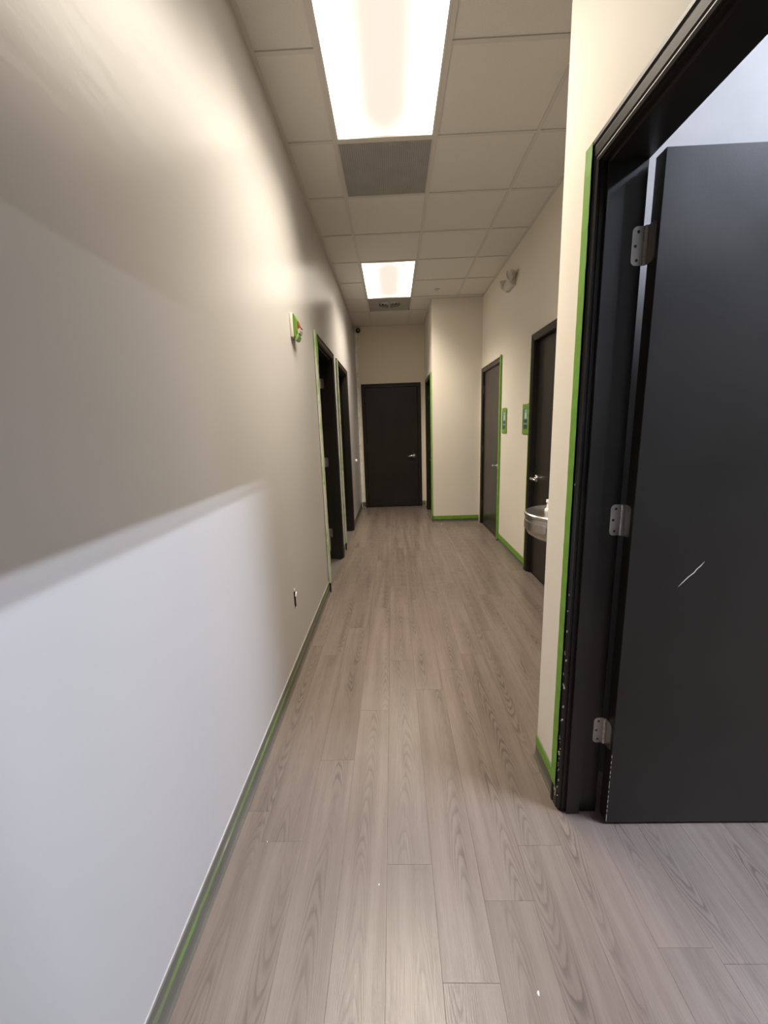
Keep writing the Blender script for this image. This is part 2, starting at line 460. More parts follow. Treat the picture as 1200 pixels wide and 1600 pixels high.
for k in range(-8, 7):
    y = GY+k*T
    xm = XN if y < YC else (XR if y < YB else XP)
    for ci, (cx0, cx1) in enumerate(cols):
        if cx0 > xm-0.05: continue
        if (ci, k) in special and (ci, k-1) in special and k not in (0, 5): continue
        if ci == 2 and xm < 0.7: cx1 = xm
        a = cx0+(TW if ci else 0.022); c = min(cx1, xm)-(TW if cx1 < xm-0.01 else 0.022)
        tee(a, c, y-TW, y+TW)
ANG = 0.022
def angle(n, x0, x1, y0, y1, side, label):
    o = MB().box(x0, x1, y0, y1, ZC-0.0025, ZC+0.0015).build(n, 'grid_white')
    struct(o, label, 'trim')
angle('trim_1', XL, XL+ANG, YBACK, YD, 'l', 'thin metal ceiling edge along the left wall')
angle('trim_2', XR-ANG, XR, YC+ANG, YB-ANG, 'r', 'thin metal ceiling edge along the right wall with doors')
angle('trim_3', XP, XR, YB-ANG, YB, 'b', 'thin metal ceiling edge over the bump-out face')
angle('trim_4', XL+ANG, XP-ANG, YD-ANG, YD, 'e', 'thin metal ceiling edge over the end wall')
angle('trim_5', XN-ANG, XN, YBACK, YC, 'n', 'thin metal ceiling edge along the near right wall')
angle('trim_6', XP-ANG, XP, YB, YD, 'p', 'thin metal ceiling edge beside the bump-out passage')

# ------------------------------------------------------------------ ceiling fixtures
def troffer(k0, label):
    cx, cy = GX+T/2, GY+(k0+1)*T
    r = empty('ceiling_light', (cx, cy, ZC)); tag(r, label, 'ceiling light', 'recessed troffers in the ceiling grid')
    hw, hl, f = T/2-TW-0.0008, T-TW-0.0008, 0.012
    fb = MB()
    fb.box(-hw, -hw+f, -hl, hl, -0.003, 0.02); fb.box(hw-f, hw, -hl, hl, -0.003, 0.02)
    fb.box(-hw+f, hw-f, -hl, -hl+f, -0.003, 0.02); fb.box(-hw+f, hw-f, hl-f, hl, -0.003, 0.02)
    fb.build('frame', 'troffer_white', r)
    MB().box(-hw, hw, -hl, hl, 0.05, 0.085).build('housing', 'troffer_white', r)
    MB().box(-hw+f+0.0005, hw-f-0.0005, -hl+f+0.0005, hl-f-0.0005, 0.004, 0.008).build('lens', 'lit_acrylic_lens', r)
    ld = bpy.data.lights.new('lamp_output', 'AREA'); ld.shape = 'RECTANGLE'; ld.size = 2*(hw-f)-0.01; ld.size_y = 2*(hl-f)-0.01
    ld.energy = LENS_WATT; ld.color = LENS_COL; ld.spread = math.radians(LENS_SPREAD)
    lo = bpy.data.objects.new('lamp_output', ld); COL.objects.link(lo); lo.location = (0, 0, 0.002); lo.parent = r
troffer(-2, 'bright fluorescent ceiling light with glowing lens nearest the viewer at the top')
troffer(3, 'smaller looking far ceiling light with glowing lens down the hallway')
def grille(k0, label):
    cx, cy = GX+T/2, GY+(k0+0.5)*T
    r = empty('return_air_grille', (cx, cy, ZC)); tag(r, label, 'vent', 'dark return air grilles')
    h, f = T/2-TW-0.0008, 0.008
    fb = MB()
    fb.box(-h, -h+f, -h, h, -0.002, 0.02); fb.box(h-f, h, -h, h, -0.002, 0.02)
    fb.box(-h+f, h-f, -h, -h+f, -0.002, 0.02); fb.box(-h+f, h-f, h-f, h, -0.002, 0.02)
    fb.build('frame', 'grille_grey', r)
    g = MB(); n = 42; i = h-f
    for j in range(1, n):
        p = -i+2*i*j/n
        g.box(p-0.0011, p+0.0011, -i, i, 0.0, 0.012)
        g.box(-i, i, p-0.0011, p+0.0011, 0.0, 0.012)
    g = g.build('grille_core', 'grille_grey', r); g['kind'] = 'stuff'
    MB().box(-h, h, -h, h, 0.05, 0.085).build('duct_box', 'duct_dark', r)
grille(0, 'dark grey square return air grille behind the nearest ceiling light')
def diffuser(k0):
    cx, cy = GX+T/2, GY+(k0+0.5)*T
    r = empty('air_diffuser', (cx, cy, ZC)); tag(r, 'grey square ceiling diffuser with round core behind the far light', 'vent')
    h = T/2-TW-0.0008; n = 40; R0 = 0.150
    b = bmesh.new()
    def sq(a): 
        c, s_ = math.cos(a), math.sin(a); m_ = max(abs(c), abs(s_)); return (h*c/m_, h*s_/m_)
    an = [2*math.pi*(i+0.5)/n for i in range(n)]
    o0 = [b.verts.new((*sq(a), 0.0)) for a in an]; i0 = [b.verts.new((R0*math.cos(a), R0*math.sin(a), -0.001)) for a in an]
    i1 = [b.verts.new((R0*math.cos(a), R0*math.sin(a), 0.03)) for a in an]; o1 = [b.verts.new((*sq(a), 0.012)) for a in an]
    for i in range(n):
        j = (i+1) % n
        b.faces.new((o0[i], o0[j], i0[j], i0[i])); b.faces.new((i0[i], i0[j], i1[j], i1[i])); b.faces.new((o0[j], o0[i], o1[i], o1[j]))
    bmesh.ops.recalc_face_normals(b, faces=b.faces)
    me = bpy.data.meshes.new('face_panel'); b.to_mesh(me); b.free(); me.materials.append(M['diffuser_grey'])
    link('face_panel', me, r)
    for rr in (0.115, 0.075, 0.035):
        MB().lathe([(rr+0.012, 0.020), (rr+0.002, -0.001), (rr, -0.001), (rr+0.010, 0.022), (rr+0.012, 0.020)], 32).build('vane_ring', 'grille_grey', r, smooth=True)
    MB().box(-0.014, 0.014, -R0, R0, -0.004, 0.016).build('centre_bar', 'diffuser_grey', r)
    MB().box(-R0-0.01, R0+0.01, -R0-0.01, R0+0.01, 0.04, 0.085).build('duct_box', 'duct_dark', r)
diffuser(5)
sp = empty('sprinkler_head', (0.613, 5.638, ZC)); tag(sp, 'small concealed sprinkler cover on the ceiling near the bump-out', 'sprinkler')
MB().lathe([(0, -0.012), (0.030, -0.012), (0.034, -0.009), (0.034, -0.003), (0.026, -0.001), (0.026, 0.003), (0, 0.003)], 24).build('cover_plate', 'pale_plastic', sp, smooth=True)
MB().lathe([(0.010, -0.012), (0.008, -0.020), (0, -0.020)], 16).build('plug', 'pale_plastic', sp, smooth=True)

# side room strip lights with two bare tubes each
def strip(x, mat, label, y0=-0.20, y1=0.74):
    r = empty('strip_light', (x, (y0+y1)/2, ZR)); tag(r, label, 'ceiling light', 'bare tube strip lights in the side room')
    hl = (y1-y0)/2
    MB().prism([(-0.095, 0), (0.095, 0), (0.075, -0.06), (-0.075, -0.06)], 'y', -hl-0.03, hl+0.03).build('channel', 'troffer_white', r)
    for sx in (-0.065, 0.065):
        MB().tube([(sx, -hl+0.01, -0.115), (sx, hl-0.01, -0.115)], 0.013, 12).build('tube', mat, r, smooth=True)
        for sy in (-1, 1):
            MB().box(sx-0.016, sx+0.016, sy*hl-0.012 if sy > 0 else -hl-0.012, sy*hl+0.012 if sy > 0 else -hl+0.012, -0.132, -0.055).build('lamp_holder', 'white_plastic', r)
strip(3.02, 'lit_tube', 'cool white strip light nearest the open doorway inside the side room')
strip(7.4, 'lit_tube_far', 'cool white strip light deeper inside the side room')

# ------------------------------------------------------------------ doors
CW, CO, CT = 0.058, 0.004, 0.018
PROF = [(0, 0), (0, 0.008), (0.006, 0.0115), (0.011, 0.0105), (0.014, 0.0135), (0.036, 0.0150), (0.041, 0.0135), (0.045, CT), (CW-0.003, CT), (CW, CT-0.003), (CW, 0)]
def casing(parent, w_, h, mirror_y=None, mat='espresso_paint'):
    sgn, y0 = (-1, 0) if mirror_y is None else (1, mirror_y)
    st = [lambda u: (-(CO+u), 0), lambda u: (-(CO+u), h+CO+u), lambda u: (w_+CO+u, h+CO+u), lambda u: (w_+CO+u, 0)]
    for a, c in ((0, 1), (1, 2), (2, 3)):
        b = bmesh.new()
        A = [b.verts.new((st[a](u)[0], y0+sgn*v, st[a](u)[1])) for u, v in PROF]
        C_ = [b.verts.new((st[c](u)[0], y0+sgn*v, st[c](u)[1])) for u, v in PROF]
        n = len(PROF)
        for i in range(n): b.faces.new((A[i], A[(i+1) % n], C_[(i+1) % n], C_[i]))
        b.faces.new(A); b.faces.new(C_[::-1])
        bmesh.ops.recalc_face_normals(b, faces=b.faces)
        me = bpy.data.meshes.new('casing'); b.to_mesh(me); b.free(); me.materials.append(M[mat])
        link('casing', me, parent)
def rounded_plate(b, plane, c0, a0, a1, z0, z1, th, r, round_side):
    """thin plate in a plane; rounded on one side; plane 'x' -> spans y,z at x=c0..c0+th ; 'y' -> spans x,z at y"""
    pts = []
    def arc(cx, cz, s, e):
        for i in range(6):
            t = math.radians(s+(e-s)*i/5); pts.append((cx+r*math.cos(t), cz+r*math.sin(t)))
    if round_side < 0:
        pts += [(a1, z0), (a1, z1)]; arc(a0+r, z1-r, 90, 180); arc(a0+r, z0+r, 180, 270)
    else:
        pts += [(a0, z1), (a0, z0)]; arc(a1-r, z0+r, 270, 360); arc(a1-r, z1-r, 0, 90)
    b.prism(pts, plane, c0, c0+th)
def hinge_open(parent, xs, t, zc, x_jamb, detail):
    """hinge for a leaf folded back into the room; xs=+1 hinge at x=0, -1 hinge at x=w"""
    hb = MB()
    z0, z1 = zc-0.05, zc+0.05
    xj = x_jamb if xs > 0 else x_jamb-0.0022
    rounded_plate(hb, 'x', xj, t-0.030, t+0.002, z0, z1, 0.0022, 0.014, -1)
    ya = t+0.0095
    a0, a1 = (x_jamb+0.008, x_jamb+0.042) if xs > 0 else (x_jamb-0.042, x_jamb-0.008)
    rounded_plate(hb, 'y', ya, a0, a1, z0, z1, 0.002, 0.012, 1 if xs > 0 else -1)
    h = hb.build('hinge', 'hinge_steel', parent)
    kb = MB()
    for i in range(5):
        kb.lathe([(0, z0+0.02*i+0.0006), (0.0058, z0+0.02*i+0.0006), (0.0058, z0+0.02*i+0.0194), (0, z0+0.02*i+0.0194)], 12,
                 Matrix.Translation((x_jamb+xs*0.004, t+0.006, 0)))
    kb.build('knuckle', 'hinge_steel', h, smooth=True)
    if detail:
        for dz, dy in ((0.036, -0.014), (0.0, -0.020), (-0.036, -0.014)):
            MB().lathe([(0, 0), (0.0042, 0), (0.0036, 0.0009), (0, 0.0009)], 10,
                       Matrix.Translation((x_jamb+xs*0.0023, t+dy, zc+dz)) @ Matrix.Rotation(xs*math.pi/2, 4, 'Y')).build('screw', 'screw_dark', h)
def lever(parent, x, yface, z, direction, sgn=-1):
    """lever set on a face whose outward normal is sgn*y"""
    rot = Matrix.Translation((x, yface, z)) @ Matrix.Rotation(math.pi/2 if sgn < 0 else -math.pi/2, 4, 'X')
    hb = MB(); hb.lathe([(0.0, 0.0), (0.034, 0.0), (0.034, 0.006), (0.030, 0.011), (0.016, 0.013), (0.0135, 0.018), (0.0125, 0.048), (0, 0.048)], 28, rot)
    h = hb.build('lever_handle', 'satin_nickel', parent, smooth=True)
    pts = []; rad = []
    for i in range(9):
        s_ = i/8
        pts.append((x+direction*(0.118*s_-0.008), yface+sgn*(0.050+0.010*math.sin(s_*math.pi*0.9)-0.006*s_), z+0.004*math.sin(s_*math.pi)-0.004*s_))
        rad.append(0.0125-0.0045*s_ if i < 8 else 0.006)
    MB().tube(pts, rad, 12, 0.75).build('lever', 'satin_nickel', h, smooth=True)
    return h
def door(name, label, loc, rz, w_, h, t, hinge, mode, handle_z=0.92, extra=None, room_casing=False, hz=None, recess=0.012):
    r = empty(name, loc, rz); struct(r, label, 'door')
    MB().box(-J, 0, 0, t, 0, h).build('jamb', 'espresso_paint', r)
    MB().box(w_, w_+J, 0, t, 0, h).build('jamb', 'espresso_paint', r)
    MB().box(-J, w_+J, 0, t, h, h+J).build('head_jamb', 'espresso_paint', r)
    casing(r, w_, h)
    if room_casing:
        for xa, xb, za, zb in ((-0.07, -0.012, 0, h+0.012), (w_+0.012, w_+0.07, 0, h+0.012), (-0.07, w_+0.07, h+0.012, h+0.07)):
            MB().box(xa, xb, t, t+0.012, za, zb, 0.002, 1).build('room_casing', 'espresso_paint', r)
    sy0, sy1 = (recess+0.047, recess+0.082) if mode == 'closed' else (0.014, 0.060)
    st = 0.011
    MB().box(0, st, sy0, sy1, 0, h-st).build('stop', 'espresso_paint', r)
    MB().box(w_-st, w_, sy0, sy1, 0, h-st).build('stop', 'espresso_paint', r)
    MB().box(0, w_, sy0, sy1, h-st, h).build('head_stop', 'espresso_paint', r)
    LT = 0.0445
    hzs = hz or [h-0.23, h*0.5+0.02, 0.30]
    if mode == 'closed':
        lf = MB().box(0.003, w_-0.003, recess, recess+LT, 0.008, h-0.003, 0.0012, 1).build('leaf', 'espresso_paint', r)
        hx = 0.0015 if hinge == 'L' else w_-0.0015
        for z in hzs:
            kb = MB()
            for i in range(5):
                kb.lathe([(0, z-0.05+0.02*i+0.0006), (0.0062, z-0.05+0.02*i+0.0006), (0.0062, z-0.05+0.02*i+0.0194), (0, z-0.05+0.02*i+0.0194)], 12, Matrix.Translation((hx, recess-0.0075, 0)))
            kb.build('hinge', 'hinge_dark', r, smooth=True)
        hx2, d = (w_-0.07, -1) if hinge == 'L' else (0.07, 1)
        lever(r, hx2, recess, handle_z, d)
    else:
        y0 = t+0.0118; L = w_-0.006
        if hinge == 'L': xa, xb, xs, xj = 0.0095, 0.0095+LT, 1, 0.0
        else: xa, xb, xs, xj = w_-0.0095-LT, w_-0.0095, -1, w_
        lf = MB().box(xa, xb, y0, y0+L, 0.010, h-0.004, 0.0012, 1).build('leaf', 'espresso_paint', r)
        for z in hzs: hinge_open(r, xs, t, z, xj, extra is not None)
        xf = xb if hinge == 'L' else xa
        # lever on the hall face of the leaf near its free edge
        hb = empty('lever_handle', (xf, y0+L-0.07, handle_z), math.pi/2 if hinge == 'L' else -math.pi/2); hb.parent = r
        lever_local(hb, -1 if hinge == 'L' else 1)
    return r
def lever_local(par, d):
    """rose and lever whose outward normal is local -y"""
    rot = Matrix.Rotation(math.pi/2, 4, 'X')
    MB().lathe([(0.0, 0.0), (0.034, 0.0), (0.034, 0.006), (0.030, 0.011), (0.0135, 0.018), (0.0125, 0.048), (0, 0.048)], 24, rot).build('rose', 'satin_nickel', par, smooth=True)
    MB().tube([(-d*0.008, -0.05, 0), (d*0.03, -0.056, 0.002), (d*0.07, -0.058, 0.002), (d*0.11, -0.05, -0.003)], [0.012, 0.011, 0.0095, 0.007], 12, 0.75).build('lever', 'satin_nickel', par, smooth=True)
flat('hinge_dark', (0.10, 0.09, 0.08, 1), 0.4, metal=0.6)
H2 = math.pi/2
d_end = door('door_1', 'closed dark door with lever handle at the far end of the hallway', (FX, YD, 0), 0, DW, DH, WT, 'L', 'closed')
d_rf = door('door_2', 'closed dark right wall door next to the bump-out, green tape on near side', (XR, RF, 0), -H2, DW, DH, WT, 'L', 'closed')
d_rn = door('door_3', 'closed dark right wall door partly hidden behind the drinking fountain', (XR, RN, 0), -H2, DW, DH, WT, 'R', 'closed', recess=0.03)
d_p = door('door_4', 'narrow looking dark door on the side of the bump-out beside the end wall', (XP, PF, 0), -H2, PWD, DH, WT, 'L', 'closed', recess=0.04)
d_a = door('door_5', 'nearer dark left doorway standing open with three hinges showing', (XL, A0, 0), H2, DW, DH, WT, 'R', 'open')
d_b = door('door_6', 'farther dark left doorway standing open', (XL, B0, 0), H2, DW, DH, WT, 'R', 'open')
d_n = door('door_7', 'large black door standing open in the near right doorway', (XN, NF, 0), -H2, NW, NH, WT, 'L', 'open', extra=True, room_casing=False, hz=[1.885, 1.105, 0.345])
# scratch and paint chips on the near door (local coordinates of that door)
def scratch(pts, half, xface, parent, name='scratch'):
    b = bmesh.new(); top = []; bot = []
    for i, (y, z) in enumerate(pts):
        hw = half*(0.25 if i in (0, len(pts)-1) else 1)
        top.append((y-hw*0.7, z+hw*0.7)); bot.append((y+hw*0.7, z-hw*0.7))
    poly = top+bot[::-1]
    lo = [b.verts.new((xface-0.0001, y, z)) for y, z in poly]; hi = [b.verts.new((xface+0.0004, y, z)) for y, z in poly]
    n = len(poly); b.faces.new(lo[::-1]); b.faces.new(hi)
    for i in range(n): b.faces.new((lo[i], lo[(i+1) % n], hi[(i+1) % n], hi[i]))
    bmesh.ops.recalc_face_normals(b, faces=b.faces)
    me = bpy.data.meshes.new(name); b.to_mesh(me); b.free(); me.materials.append(M['bare_wood_chip'])
    o = link(name, me, parent); o['label'] = 'pale diagonal scratch on the black door leaf'; return o
LFX = 0.0095+0.0445
scratch([(0.877-XN, 0.898), (0.889-XN, 0.912), (0.905-XN, 0.930), (0.921-XN, 0.944), (0.927-XN, 0.954), (0.938-XN, 0.965), (0.948-XN, 0.978)], 0.0016, LFX, d_n)
rc = random.Random(3); cb = MB()
for i in range(26):
    z = 0.05+abs(rc.gauss(0, 0.45)); z = min(z, 1.55)
    x = -CO-rc.choice((0.004, 0.009, 0.012, 0.014))+rc.uniform(-0.002, 0.002)
    a, c = rc.uniform(0.0006, 0.0016), rc.uniform(0.001, 0.005)
    cb.box(x-a, x+a, -0.0145, -0.0095, z-c, z+c)
for x, z, a, c in ((-0.030, 0.070, 0.006, 0.003), (-0.024, 0.062, 0.0018, 0.016), (-0.034, 0.066, 0.003, 0.004), (-0.016, 0.24, 0.003, 0.004), (-0.012, 0.235, 0.002, 0.003)):
    cb.box(x-a, x+a, -0.0160, -0.0110, z-c, z+c)
o = cb.build('paint_chips', 'bare_wood_chip', d_n); o['kind'] = 'stuff'; o['label'] = 'white paint chips along the black door trim'
# worn pale hinge edge at the bottom of the near leaf
wb = MB()
for i in range(14):
    z = 0.012+0.02*i+rc.uniform(0, 0.006); wb.box(LFX-0.0012, LFX+0.0004, WT+0.0116, WT+0.0132, z, z+rc.uniform(0.006, 0.018))
o = wb.build('worn_edge', 'bare_wood_chip', d_n); o['kind'] = 'stuff'; o['label'] = 'worn pale paint on the bottom door edge'

# ------------------------------------------------------------------ baseboards (rubber cove base)
BH, BT = 0.100, 0.005
COVE = [(0, 0), (0.013, 0), (0.013, 0.003), (0.008, 0.010), (BT, 0.022), (BT, BH-0.003), (BT-0.003, BH), (0, BH)]
def base_y(name, x, sgn, y0, y1, label):
    struct(MB().prism([(x+sgn*p, z) for p, z in COVE], 'y', y0, y1).build(name, 'cove_base'), label, 'baseboard')
def base_x(name, y, x0, x1, label):
    struct(MB().prism([(y-p, z) for p, z in COVE], 'x', x0, x1).build(name, 'cove_base'), label, 'baseboard')
oc = CO+CW
base_y('baseboard_left', XL, 1, YBACK, A0-oc, 'grey rubber baseboard along the left wall in the foreground')
base_y('baseboard_left.001', XL, 1, A0+DW+oc, B0-oc, 'short grey baseboard between the two left doorways')
base_y('baseboard_left.002', XL, 1, B0+DW+oc, YD-BT, 'grey baseboard at the far end of the left wall')
base_x('baseboard_end', YD, XL+0.013, FX-oc, 'tiny grey baseboard left of the end door')
base_x('baseboard_end.001', YD, FX+DW+oc, XP-0.013, 'tiny grey baseboard right of the end door')
base_x('baseboard_bump_out', YB, XP, XR-0.02, 'grey baseboard across the bump-out face')
base_y('baseboard_bump_side', XP, -1, YB, PF-PWD-oc, 'short grey baseboard round the bump-out corner')
base_y('baseboard_bump_side.001', XP, -1, PF+oc, YD-0.014, 'short grey baseboard between bump-out door and end wall')
base_y('baseboard_right', XR, -1, RN+oc, RF-DW-oc, 'grey baseboard between the two right wall doors')
base_y('baseboard_right.001', XR, -1, YC+0.015, RN-DW-oc, 'grey baseboard beneath the drinking fountain')
base_y('baseboard_right_near', XN, -1, NF+oc, YC, 'short grey baseboard at the near right wall corner')
base_y('baseboard_right_near.001', XN, -1, YBACK, NF-NW-oc, 'grey baseboard of the near right wall beside the viewer')

# ------------------------------------------------------------------ painter's tape
def tape_run(name, label, pts0, pts1, out, mat, n=40, th=0.0007, jit=0.003, seed=1, loc=None, rz=0.0):
    """ribbon between two 3D edge lines (start,end); the second edge wavers; out = unit normal"""
    rr = random.Random(seed); b = bmesh.new(); out = Vector(out)
    a0, a1 = Vector(pts0[0]), Vector(pts0[1]); c0, c1 = Vector(pts1[0]), Vector(pts1[1])
    rings = []
    for i in range(n+1):
        s_ = i/n
        p = a0.lerp(a1, s_); q = c0.lerp(c1, s_)
        d = (q-p).normalized(); q = q + d*rr.uniform(-jit, jit); p = p + d*rr.uniform(-jit, jit)*0.3
        lift = out*(th+rr.uniform(0, 0.0006))
        rings.append([b.verts.new(v) for v in (p, p+lift, p.lerp(q, 0.5)+lift*1.2, q+lift, q)])
    for A, B in zip(rings, rings[1:]):
        for k in range(5): b.faces.new((A[k], A[(k+1) % 5], B[(k+1) % 5], B[k]))
    b.faces.new(rings[0][::-1]); b.faces.new(rings[-1])
    bmesh.ops.recalc_face_normals(b, faces=b.faces)
    me = bpy.data.meshes.new(name); b.to_mesh(me); b.free(); me.materials.append(M[mat])
    o = link(name, me, None, loc)
    if loc is not None: o.rotation_euler = (0, 0, rz)
    tag(o, label, 'tape', 'green painter tape strips'); return o
# along baseboards
e = 0.0003
TB = 0.046
tape_run('painters_tape', 'long paint smeared green tape along the left foreground baseboard', ((XL+0.0006, YBACK, BH+0.005), (XL+0.0006, A0-oc, BH+0.005)), ((XL+BT+e, YBACK, BH-TB), (XL+BT+e, A0-oc, BH-TB)), (1, 0, 0), 'base_tape', 150, seed=2)
tape_run('painters_tape', 'green tape across the bottom of the bump-out face', ((XP, YB-BT-e, BH+0.004), (XR-0.02, YB-BT-e, BH+0.004)), ((XP, YB-BT-e, BH-TB), (XR-0.02, YB-BT-e, BH-TB)), (0, -1, 0), 'green_tape', 30, seed=3)
tape_run('painters_tape', 'green tape on the baseboard between the two right wall doors', ((XR-BT-e, RN+oc, BH+0.004), (XR-BT-e, RF-DW-oc, BH+0.004)), ((XR-BT-e, RN+oc, BH-TB-0.01), (XR-BT-e, RF-DW-oc, BH-TB-0.01)), (-1, 0, 0), 'green_tape', 30, seed=4)
tape_run('painters_tape', 'short sloping green tape on the near right corner baseboard', ((XN-BT-e, NF+oc, BH+0.006), (XN-BT-e, YC, BH+0.006)), ((XN-BT-e, NF+oc, BH-0.04), (XN-BT-e, YC, BH-0.04)), (-1, 0, 0), 'green_tape', 12, seed=5, jit=0.0015)
tape_run('painters_tape', 'tiny green tape piece right of the end door at the floor', ((FX+DW+oc, YD-BT-e, BH), (XP-0.013, YD-BT-e, BH)), ((FX+DW+oc, YD-BT-e, BH-0.03), (XP-0.013, YD-BT-e, BH-0.03)), (0, -1, 0), 'green_tape', 6, seed=6, jit=0.001)
# on door casings (door local coordinates: -y faces the hall)
def casing_tape(label, dobj, side, w_, z0, z1, mat, seed, wid=0.042, jit=0.0022):
    x_out = -(oc) if side < 0 else w_+oc
    x_in = x_out + (wid if side < 0 else -wid)
    # folds round the outer edge of the trim, then lies on its face with a wavering inner edge
    rr = random.Random(seed); b = bmesh.new(); rings = []; n = 70
    for i in range(n+1):
        z = z0+(z1-z0)*i/n; k = 0.0009+rr.uniform(0, 0.0006); xi = x_in+rr.uniform(-jit, jit)
        s1, s2 = x_out+side*e, x_out+side*k
        rings.append([b.verts.new(v) for v in ((s1, -0.003, z), (s2, -0.003, z), (s2, -CT-k, z), (xi, -CT-k, z), (xi, -CT-e, z), (s1, -CT-e, z))])
    for A, B in zip(rings, rings[1:]):
        for k in range(6): b.faces.new((A[k], A[(k+1) % 6], B[(k+1) % 6], B[k]))
    b.faces.new(rings[0][::-1]); b.faces.new(rings[-1])
    bmesh.ops.recalc_face_normals(b, faces=b.faces)
    me = bpy.data.meshes.new('painters_tape'); b.to_mesh(me); b.free(); me.materials.append(M[mat])
    o = link('painters_tape', me, None, tuple(dobj.location)); o.rotation_euler = (0, 0, dobj.rotation_euler[2])
    tag(o, label, 'tape', 'green painter tape strips')
casing_tape('tall bright green tape down the trim of the near right doorway', d_n, -1, DW, 0.0865, NH+oc-0.004, 'green_tape', 11, 0.040, 0.0010)
casing_tape('green tape down the near trim of the right wall door beside the bump-out', d_rf, 1, DW, 0.02, DH+oc+0.012, 'green_tape', 12, 0.045)
casing_tape('green tape down the far trim of the right wall door behind the fountain', d_rn, -1, DW, 0.03, DH-0.05, 'green_tape', 13, 0.016, 0.003)
casing_tape('narrow green tape down the bump-out door trim', d_p, 1, PWD, 0.02, DH+oc+0.01, 'green_tape', 14, 0.045)
casing_tape('paint smeared green tape down the near trim of the nearer left doorway', d_a, -1, DW, 0.09, DH+oc+0.008, 'smeared_green_tape', 15, 0.055, 0.004)
casing_tape('paint smeared green tape down the far trim of the nearer left doorway', d_a, 1, DW, 0.12, DH+oc-0.05, 'smeared_green_tape', 16, 0.030, 0.003)
casing_tape('paint smeared green tape down the near trim of the farther left doorway', d_b, -1, DW, 0.09, DH+oc-0.01, 'smeared_green_tape', 17, 0.045, 0.004)
# folded green cap at the top corner of the nearer left doorway
tape_run('painters_tape', 'small folded green tape end at the top of the nearer left doorway', ((-0.062, -CT-0.0024, DH-0.20), (-0.062, -CT-0.0024, DH+oc+0.012)), ((0.004, -CT-0.0024, DH-0.14), (0.004, -CT-0.0024, DH-0.02)), (0, -1, 0), 'green_tape', 10, seed=18, jit=0.002, loc=tuple(d_a.location), rz=H2)

# ------------------------------------------------------------------ small things on walls
# masked fire alarm strobe on the left wall
al = empty('fire_alarm', (XL, 2.69, 1.978)); tag(al, 'white wall alarm box half covered in green tape on the left wall', 'alarm')
MB().box(0, 0.018, -0.058, 0.062, 0, 0.138, 0.005, 2).build('back_box', 'pale_plastic', al, smooth=True)
MB().prism([(0.0185, 0.004), (0.0185, 0.132), (0.026, 0.132), (0.036, 0.106), (0.037, 0.05), (0.032, 0.022), (0.028, 0.004)], 'y', -0.050, 0.054).build('tape_cover', 'dull_tape', al)
MB().prism([(0.0375, 0.050), (0.0375, 0.100), (0.041, 0.098), (0.044, 0.080), (0.056, 0.066), (0.054, 0.058), (0.042, 0.050)], 'y', -0.010, 0.050).build('red_lens', 'red_plastic', al)
MB().prism([(0.0375, 0.026), (0.0375, 0.0495), (0.053, 0.057), (0.055, 0.044), (0.048, 0.026)], 'y', -0.022, 0.050).build('strobe_lens', 'clear_lens', al)
MB().prism([(0.0185, -0.012), (0.0185, 0.0035), (0.040, 0.0255), (0.044, 0.012), (0.034, -0.010)], 'y', -0.030, 0.052).build('tape_flap', 'half_smeared_tape', al)
# uncovered outlet box low on the left wall
ou = empty('outlet_box', (XL, (OY0+OY1)/2, (OZ0+OZ1)/2)); tag(ou, 'uncovered electrical outlet opening low on the left wall', 'outlet')
hy, hz_ = (OY1-OY0)/2-0.0008, (OZ1-OZ0)/2-0.0008
ob = MB(); d0 = -0.060
ob.box(d0, 0, -hy, -hy+0.002, -hz_, hz_); ob.box(d0, 0, hy-0.002, hy, -hz_, hz_)
ob.box(d0, 0, -hy+0.002, hy-0.002, -hz_, -hz_+0.002); ob.box(d0, 0, -hy+0.002, hy-0.002, hz_-0.002, hz_); ob.box(d0, d0+0.002, -hy+0.002, hy-0.002, -hz_+0.002, hz_-0.002)
ob.build('box', 'duct_dark', ou)
MB().box(-0.030, -0.006, -0.017, 0.017, -0.034, 0.034, 0.004, 2).build('receptacle', 'black_plastic', ou)
MB().prism([(-0.008, 0.050), (0.008, 0.050), (0.008, 0.062), (0.004, 0.068), (-0.004, 0.068), (-0.008, 0.062)], 'x', 0.0004, 0.003).build('mounting_ear', 'white_plastic', ou)
MB().prism([(0.004, 0.016), (0.020, 0.022), (0.028, 0.036), (0.012, 0.030)], 'x', 0.0005, 0.007).build('drywall_tab', 'paint_white', ou)
MB().prism([(-0.006, -0.050), (0.006, -0.050), (0.006, -0.060), (-0.006, -0.060)], 'x', 0.0004, 0.003).build('mounting_ear', 'pale_plastic', ou)
# round white wall bumper
wbp = empty('wall_bumper', (XL, 6.566, 0.925)); tag(wbp, 'small round white wall bumper near the end door', 'bumper')
ry = Matrix.Rotation(math.pi/2, 4, 'Y')
MB().lathe([(0, 0), (0.032, 0), (0.032, 0.005), (0.027, 0.010), (0, 0.010)], 24, ry).build('base_disc', 'white_plastic', wbp, smooth=True)
MB().lathe([(0.022, 0.010), (0.022, 0.018), (0.014, 0.025), (0, 0.027)], 24, ry).build('rubber_dome', 'paint_white', wbp, smooth=True)
